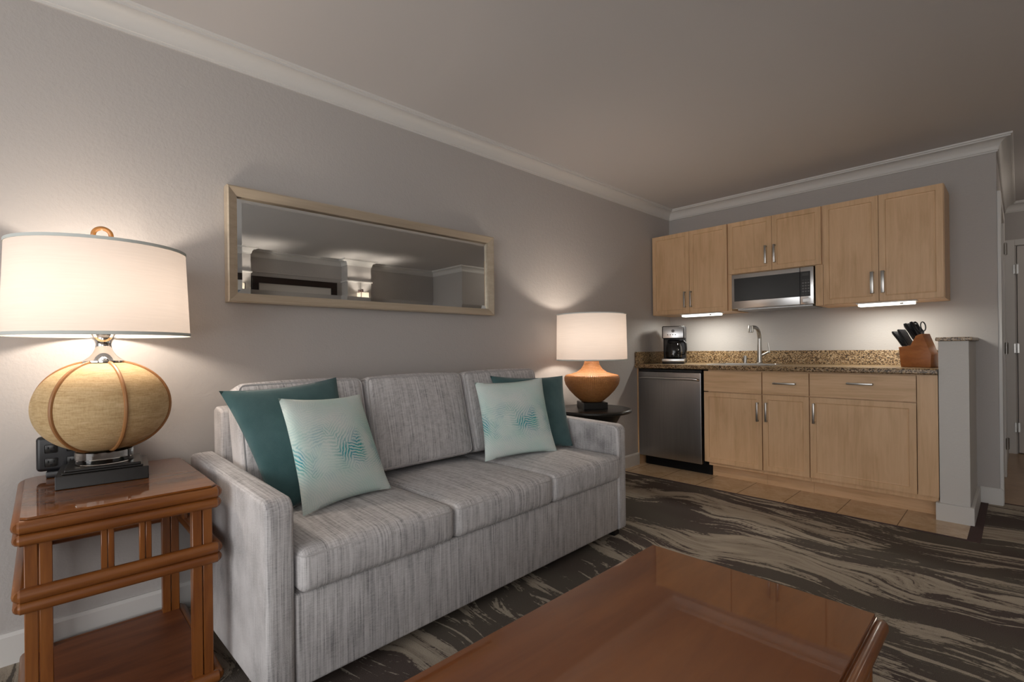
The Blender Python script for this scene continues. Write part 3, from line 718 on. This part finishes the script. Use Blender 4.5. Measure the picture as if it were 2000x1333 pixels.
def upper(label, x0, x1, z0, z1, doors, handles, wd=.013, hz=None):
    r_ = empty('wall_cabinet', (0, 0, 0), 0, label, 'cabinet', 'maple wall cabinets')
    obj('body', B(x0, x1, YU+.021, D-.002, z0, z1), M_maple, r_)
    for (a, b_), hx in zip(doors, handles):
        d_ = obj('door', shaker(a, b_, z0+.004, z1-.002, YU), M_maple, r_)
        obj('handle', bar_v(hx, YU, *hz, wd), M_nickel, d_, True)
    return r_
u1 = upper('left maple wall cabinet with two doors, above the coffee maker', .012, .762, 1.383, 2.132, [(.016, .3835), (.3865, .724)], [.343, .402], .013, (1.441, 1.585))
obj('filler', B(.736, .762, YU+.004, YU+.022, 1.383, 1.69), M_maple, u1)
u2 = upper('short maple wall cabinet directly above the microwave', .7635, 1.384, 1.690, 2.132, [(.736, 1.080), (1.083, 1.426)], [1.038, 1.103], .015, (1.749, 1.894))
u3 = upper('right maple wall cabinet with two tall doors, above the knife block', 1.386, 2.124, 1.383, 2.132, [(1.440, 1.776), (1.779, 2.120)], [1.740, 1.801], .020, (1.443, 1.596))
obj('filler', B(1.386, 1.437, YU+.004, YU+.022, 1.383, 1.688), M_maple, u3)
# microwave
MW = empty('microwave', (0, 0, 0), 0, 'low wide steel microwave under the short wall cabinet', 'microwave')
mx0, mx1, mz0_, mz1_ = .766, 1.378, 1.398, 1.684; my = YU-.012
obj('body', B(mx0+.004, mx1-.004, my+.03, D-.01, mz0_+.004, mz1_-.002), M_black, MW)
obj('vent_panel', B(mx0+.03, mx1-.02, my+.05, D-.06, mz0_-.014, mz0_+.004, .003), M_steel, MW)
bm = B(mx0, 1.284, my, my+.03, mz0_, mz1_, .004); dr = obj('door', bm, M_steel2, MW, True)
obj('window', B(mx0+.022, 1.2835, my-.003, my+.001, 1.459, 1.650, .001), M_blackglass, dr)
cp = obj('control_panel', B(1.286, mx1, my, my+.03, mz0_, mz1_, .004), M_steel2, MW, True)
obj('keypad', B(1.2865, mx1-.022, my-.003, my+.001, 1.459, 1.650, .001), M_blackglass, cp)
obj('display', B(1.300, mx1-.032, my-.0036, my-.003, 1.617, 1.638), M_dkprint, cp)
for r_ in range(6):
    for c_ in range(3):
        obj('button', B(1.301+c_*.0185, 1.313+c_*.0185, my-.0038, my-.003, 1.470+r_*.0215, 1.481+r_*.0215), M_print if r_ % 5 else M_dkprint, cp)
obj('open_button', B(1.302, mx1-.022, my-.004, my, 1.413, 1.443, .002), M_steel2, cp)
# base cabinets
YB = 3.970
def base_unit(label, x0, x1, parts):
    r_ = empty('base_cabinet', (0, 0, 0), 0, label, 'cabinet', 'maple base cabinets')
    b_ = bmesh.new()
    box(b_, x0, x0+.016, YB+.021, D-.02, .10, .89); box(b_, x1-.016, x1, YB+.021, D-.02, .10, .89); box(b_, x0+.016, x1-.016, D-.03, D-.02, .10, .89); box(b_, x0+.016, x1-.016, YB+.021, D-.03, .10, .116)
    box(b_, x0+.016, x1-.016, YB+.021, YB+.039, .116, .150); box(b_, x0+.016, x1-.016, YB+.021, YB+.039, .69, .73); box(b_, x0+.016, x1-.016, YB+.021, YB+.039, .86, .89)
    obj('body', b_, M_maple, r_)
    obj('toe_kick', B(x0, x1, 4.062, 4.078, .002, .10), M_mapleh, r_)
    for nm, a, b2, z0, z1, h in parts:
        d_ = obj(nm, shaker(a, b2, z0, z1, YB, flat=(nm != 'door')), M_maple if nm == 'door' else M_mapleh, r_)
        if h: obj('handle', bar_v(h[1], YB, h[2], h[3]) if h[0] == 'v' else bar_h(h[1], h[2], YB, h[3]), M_nickel, d_, True)
    return r_
base_unit('maple base cabinet under the sink, beside the dishwasher', .662, 1.088, [('false_drawer_front', .634, 1.085, .713, .880, None), ('door', .634, 1.085, .128, .706, ('v', 1.057, .501, .648))])
base_unit('narrow middle maple base cabinet with a drawer', 1.089, 1.409, [('drawer', 1.092, 1.405, .716, .880, ('h', 1.171, 1.324, .800)), ('door', 1.092, 1.405, .130, .709, ('v', 1.120, .504, .650))])
bu = base_unit('wide maple base cabinet next to the half wall', 1.410, 2.105, [('drawer', 1.412, 2.004, .716, .882, ('h', 1.637, 1.784, .818)), ('door', 1.412, 2.004, .134, .709, ('v', 1.438, .524, .668))])
obj('filler', B(2.008, 2.108, YB+.003, YB+.021, .134, .888), M_maple, bu)
# dishwasher
DW = empty('dishwasher', (0, 0, 0), 0, 'steel dishwasher at the left end of the counter', 'dishwasher')
obj('tub', B(.020, .622, YB+.045, D-.05, .10, .872), M_blackmat, DW)
obj('door', soft(bmesh.new(), .018, .612, YB-.008, YB+.042, .096, .862, .006, (0, 0, .006, 0, 0, 0), (8, 3, 8)), M_steel, DW, True, 60)
bm = bmesh.new(); tube(bm, [(.045, YB-.012, .800), (.050, YB-.030, .806), (.075, YB-.036, .808), (.315, YB-.038, .808), (.560, YB-.036, .808), (.585, YB-.030, .806), (.590, YB-.012, .800)], .011, 14, flat=1.0)
obj('handle', bm, M_steel2, DW, True)
obj('control_strip', B(.018, .612, YB, YB+.04, .864, .884, .002), M_black, DW)
obj('toe_kick', B(.035, .658, 4.055, 4.10, .002, .098), M_blackmat, DW)
o = obj('cabinet_end_panel', B(.001, .015, YB, D-.03, .002, .889), M_maple); tag(o, 'thin maple panel between the left wall and the dishwasher', 'panel')
# counter with hole for the sink
CTOP = .928; sx0, sx1, sy0, sy1 = .625, 1.085, 4.075, 4.375
bm = bmesh.new()
prof = [(3.935, .893), (3.928, .900), (3.928, .921), (3.935, .928), (sy0, .928), (sy0, .893)]
prism(bm, prof, 'x', .001, 2.110)
box(bm, .001, sx0, sy0, D-.001, .893, CTOP); box(bm, sx1, 2.110, sy0, D-.001, .893, CTOP); box(bm, sx0, sx1, sy1, D-.001, .893, CTOP)
CN = obj('countertop', bm, M_granite); tag(CN, 'speckled brown granite countertop over the base cabinets', 'countertop')
obj('backsplash', B(.001, 2.110, D-.022, D-.001, CTOP, 1.040, .002), M_granite, CN)
obj('side_splash', B(.001, .021, 3.935, D-.023, CTOP, 1.040, .002), M_granite, CN)
# sink
bm = bmesh.new()
def ring_rect(x0, x1, y0, y1, z, r, n=5):
    out = []
    for (cx, cy, a0) in ((x1-r, y1-r, 0), (x0+r, y1-r, 90), (x0+r, y0+r, 180), (x1-r, y0+r, 270)):
        for i in range(n+1):
            t = math.radians(a0+90*i/n); out.append(bm.verts.new((cx+r*math.cos(t), cy+r*math.sin(t), z)))
    return out
rr = [ring_rect(sx0-.018, sx1+.018, sy0-.018, sy1+.018, .9285, .03), ring_rect(sx0-.014, sx1+.014, sy0-.014, sy1+.014, .933, .03), ring_rect(sx0+.006, sx1-.006, sy0+.006, sy1-.006, .932, .03), ring_rect(sx0+.012, sx1-.012, sy0+.012, sy1-.012, .92, .03), ring_rect(sx0+.018, sx1-.018, sy0+.018, sy1-.018, .78, .03), ring_rect(sx0+.04, sx1-.04, sy0+.04, sy1-.04, .765, .03)]
for a, b_ in zip(rr, rr[1:]):
    for i in range(len(a)): bm.faces.new((a[i], a[(i+1) % len(a)], b_[(i+1) % len(a)], b_[i]))
bm.faces.new(rr[-1])
SK = empty('sink', (0, 0, 0), 0, 'steel drop-in sink set in the granite countertop', 'sink')
obj('bowl', bm, M_steel2, SK, True)
obj('drain', lathe(bmesh.new(), [(.035, .766), (.035, .769), (.012, .767)], 24, (.855, 4.225)), M_chrome, SK, True)
# faucet
FA = empty('faucet', (.905, 4.455, CTOP), 0, 'brushed nickel pull-out faucet behind the sink', 'faucet')
obj('body', lathe(bmesh.new(), [(.026, 0), (.026, .006), (.020, .012), (.0185, .10), (.0165, .20), (.016, .22)], 32), M_nickel, FA, True)
sp = [(0, 0, .215), (0, -.004, .245), (0, -.018, .275), (0, -.045, .298), (0, -.085, .310), (0, -.135, .312), (0, -.175, .308)]
obj('spout', tube(bmesh.new(), sp, [.016, .016, .0155, .015, .015, .015, .014], 18), M_nickel, FA, True)
bm = bmesh.new(); tube(bm, [(0, -.190, .322), (0, -.192, .300), (0, -.194, .270), (0, -.194, .266)], [.018, .020, .020, .016], 22); obj('spray_head', bm, M_nickel, FA, True)
bm = bmesh.new(); tube(bm, [(.010, 0, .068), (.050, -.004, .088), (.078, -.008, .102)], [.011, .009, .009], 14); obj('handle_arm', bm, M_nickel, FA, True)
bm = bmesh.new(); tube(bm, [(.080, -.008, .098), (.078, -.008, .125), (.070, -.008, .180)], [.009, .006, .005], 12); obj('lever', bm, M_nickel, FA, True)
o = obj('air_gap_cap', lathe(bmesh.new(), [(.018, 0), (.018, .004), (.0145, .006), (.0145, .062), (.012, .070), (0, .071)], 28), M_nickel, None, True); o.location = (.792, 4.435, CTOP); tag(o, 'small round nickel cap standing left of the faucet', 'air gap')
# coffee maker
CM = empty('coffee_maker', (.232, 4.235, CTOP), math.radians(22), 'black and steel drip coffee maker on the left end of the countertop', 'coffee maker')
obj('body', B(-.100, .100, .035, .130, .0, .345, .012, 3), M_black, CM, True)
hd = obj('head', prism(bmesh.new(), [(-.088, .232), (.060, .232), (.060, .345), (-.076, .345)], 'x', -.097, .097, .008, 3), M_black, CM, True)
obj('control_panel', prism(bmesh.new(), [(-.0925, .236), (-.086, .236), (-.0755, .338), (-.082, .338)], 'x', -.088, .088, .002), M_steel2, hd, True)
bb = bmesh.new(); tube(bb, [(.0, -.0895, .300), (.0, -.083, .3005)], .014, 20)
obj('clock_dial', bb, M_print, hd)
for q in range(4): obj('button', B(-.050+.022*q, -.040+.022*q, -.0915, -.084, .262, .270, .001), M_dkprint, hd)
bt = obj('base', B(-.097, .097, -.095, .040, 0, .050, .006), M_black, CM, True)
obj('steel_band', B(-.0985, .0985, -.0975, .030, .020, .046, .003), M_steel2, CM, True)
ca = obj('carafe', lathe(bmesh.new(), [(.062, .052), (.072, .060), (.076, .100), (.072, .150), (.058, .185), (.052, .195), (.050, .195), (.056, .183), (.070, .150), (.074, .100), (.070, .062), (0, .058)], 40, (0, -.022)), M_carafe, CM, True)
obj('lid', lathe(bmesh.new(), [(.058, .192), (.060, .205), (.050, .220), (0, .222)], 32, (0, -.022)), M_black, ca, True)
obj('coffee', lathe(bmesh.new(), [(0, .060), (.068, .063), (.0725, .098), (.071, .12), (0, .12)], 32, (0, -.022)), M_blackwood, ca, True)
bm = bmesh.new(); tube(bm, [(.050, -.040, .200), (.088, -.062, .206), (.108, -.075, .185), (.112, -.078, .130), (.098, -.068, .085), (.075, -.05, .085)], [.009, .010, .010, .009, .008, .007], 12); obj('handle', bm, M_black, ca, True)
# knife block, knives, scissors
KB = empty('knife_block', (1.990, 4.215, CTOP), math.radians(-14), 'orange-brown wooden knife block on the right end of the countertop', 'knife block')
obj('body', prism(bmesh.new(), [(-.078, 0), (.085, 0), (.088, .085), (.042, .222), (.006, .208), (-.020, .142), (-.090, .136)], 'y', -.055, .060, .003), M_knifewood, KB, True)
TB = Matrix.Translation(KB.location) @ Matrix.Rotation(math.radians(-14), 4, 'Z')
def knife(px, py, pz, ang, L, wname, label, steel=False, tw=.010):
    tw *= 1.5; L *= 1.15
    d = Vector((-math.sin(ang), 0, math.cos(ang)))
    r_ = empty(wname, TB @ Vector((px, py, pz)), math.radians(-14), label, 'knife', 'knives in the wooden block')
    bm_ = bmesh.new(); tube(bm_, [d*.002, d*(L*.08), d*(L*.45), d*(L*.85), d*L], [tw*.80, tw*.95, tw*.85, tw*1.1, tw*.75], 10, flat=.62)
    obj('handle', bm_, M_black, r_, True)
    bl = bmesh.new(); p0 = d*-.045; tube(bl, [p0, d*.004], .005, 6, flat=.25); obj('blade', bl, M_steel2, r_)
    return r_
big = [(-.004, -.036, .184), (-.004, .004, .184), (-.004, .040, .184), (.012, -.020, .214), (.014, .026, .216)]
names = ['carving', 'bread', 'slicing', 'chef', 'cleaning']
lab = ['long black knife handle at the front upper step of the block', 'long black knife handle in the middle upper step of the block', 'long black knife handle at the rear upper step of the block', 'tallest black knife handle at the front top edge of the block', 'tallest black knife handle at the rear top edge of the block, beside the scissors']
for i, (x, y, z) in enumerate(big): knife(x, y, z, math.radians(27), .105 if i < 3 else .085, 'kitchen_knife', lab[i], tw=.0125)
lab2 = ['front', 'second from the front', 'third from the front', 'second from the rear', 'rear']
for i in range(5):
    knife(-.040, -.040+.021*i, .142, math.radians(27), .108, 'steak_knife', 'black steak knife handle %s in the inner low row of the block' % lab2[i], tw=.009)
    knife(-.068, -.040+.021*i, .140, math.radians(31), .102, 'steak_knife', 'black steak knife handle %s in the outer low row of the block' % lab2[i], tw=.009)
r_ = empty('scissors', TB @ Vector((.030, -.012, .218)), math.radians(-14), 'black-handled kitchen scissors standing at the top of the knife block', 'scissors')
bm = bmesh.new()
for (cx, cz, a, b_, rr_) in ((.002, .052, .013, .030, .15), (-.030, .045, .012, .026, .45)):
    pts = []
    for i in range(20):
        t = 2*math.pi*i/20; u, v = a*math.cos(t), b_*math.sin(t); pts.append((cx+u*math.cos(rr_)-v*math.sin(rr_), 0, cz+u*math.sin(rr_)+v*math.cos(rr_)))
    tube(bm, pts, .0038, 8, True)
tube(bm, [(.004, 0, .024), (.003, 0, .002)], .0045, 8); tube(bm, [(-.017, 0, .022), (-.008, 0, .002)], .0045, 8)
obj('handle', bm, M_black, r_, True)
bm = bmesh.new(); tube(bm, [(-.006, 0, .018), (-.002, 0, -.04)], .005, 6, flat=.3); obj('blade', bm, M_steel2, r_)
# under cabinet lights
def under(x0, x1, label):
    r_ = empty('under_cabinet_light', ((x0+x1)/2, 4.292, 1.362), 0, label, 'light fixture', 'lit fixtures under the wall cabinets')
    h = (x1-x0)/2
    obj('housing', B(-h-.012, h+.012, -.040, .040, .012, .0205, .002), M_white, r_)
    obj('diffuser', B(-h, h, -.038, .038, -.006, .012, .005), M_tubelight, r_, True)
    obj('switch', B(h*.52, h*.52+.018, -.046, -.038, -.004, .006, .002), M_white, r_)
    light('under_cabinet_lamp', 'AREA', (0, 0, -.009), L_UNDER, (1, .97, .88), h*2, (0, 0, 0), .06, parent=r_)
under(.300, .645, 'lit white light strip under the left wall cabinet'); under(1.650, 1.968, 'lit white light strip under the right wall cabinet')

# ------------------------------------------------------------------ wall behind the camera, seen in the mirror
def sconce(y, label):
    r_ = empty('wall_sconce', (XC, y, 1.875), 0, label, 'wall lamp', 'sconces on the far columns')
    obj('backplate', B(-.012, 0, -.035, .035, -.02, .12, .004), M_darkframe, r_)
    bm_ = bmesh.new(); tube(bm_, [(-.01, 0, .10), (-.05, 0, .135), (-.085, 0, .125), (-.09, 0, .085)], .007, 10); obj('arm', bm_, M_darkframe, r_, True)
    obj('cap', B(-.158, -.022, -.006, .006, .078, .086, .002), M_darkframe, r_)
    obj('side_frame', B(-.160, -.156, -.069, -.062, -.092, .082), M_darkframe, r_); obj('side_frame', B(-.160, -.156, .062, .069, -.092, .082), M_darkframe, r_)
    bb_ = bmesh.new(); box(bb_, -.155, -.025, -.065, .065, -.09, .078); bmesh.ops.delete(bb_, geom=[f for f in bb_.faces if abs(f.normal.z) > .5], context='FACES')
    obj('lamp_shade', bb_, M_sconce, r_)
    light('sconce_light', 'POINT', (-.09, 0, 0), L_SCONCE, WARM2, .03, parent=r_)
    return r_
sconce(3.49, 'lit square-shaded sconce reflected in the mirror, right of the dark picture frame')
sconce(1.79, 'lit square-shaded sconce reflected at the left edge of the mirror')
def picture(y0, y1, label):
    r_ = empty('framed_picture', (0, 0, 0), 0, label, 'picture', 'framed pictures on the far wall')
    bb_ = frame_bm(y0, y1, 1.16, 2.10, .085, 4.728, 4.690, 4.695)
    obj('frame', bb_, M_darkframe, r_)
    obj('mat_board', B(4.712, 4.722, y0+.08, y1-.08, 1.24, 2.02), M_mat, r_)
    obj('artwork', B(4.7105, 4.7122, y0+.28, y1-.28, 1.40, 1.885), M_art, r_)
picture(2.03, 3.20, 'dark-framed picture reflected in the mirror between the two sconces')
picture(.36, 1.55, 'dark-framed picture reflected at the far left edge of the mirror')

# ceiling light added to brighten the hall, out of frame
r_ = empty('added_hall_light', (3.15, 5.7, ZC), 0, 'added round ceiling light in the hall, out of view', 'ceiling light')
obj('diffuser', lathe(bmesh.new(), [(.15, 0), (.145, -.03), (.10, -.06), (0, -.075)], 32), M_white, r_, True)
light('added_hall_lamp', 'POINT', (0, 0, -.13), L_HALL, WARM2, .06, parent=r_)
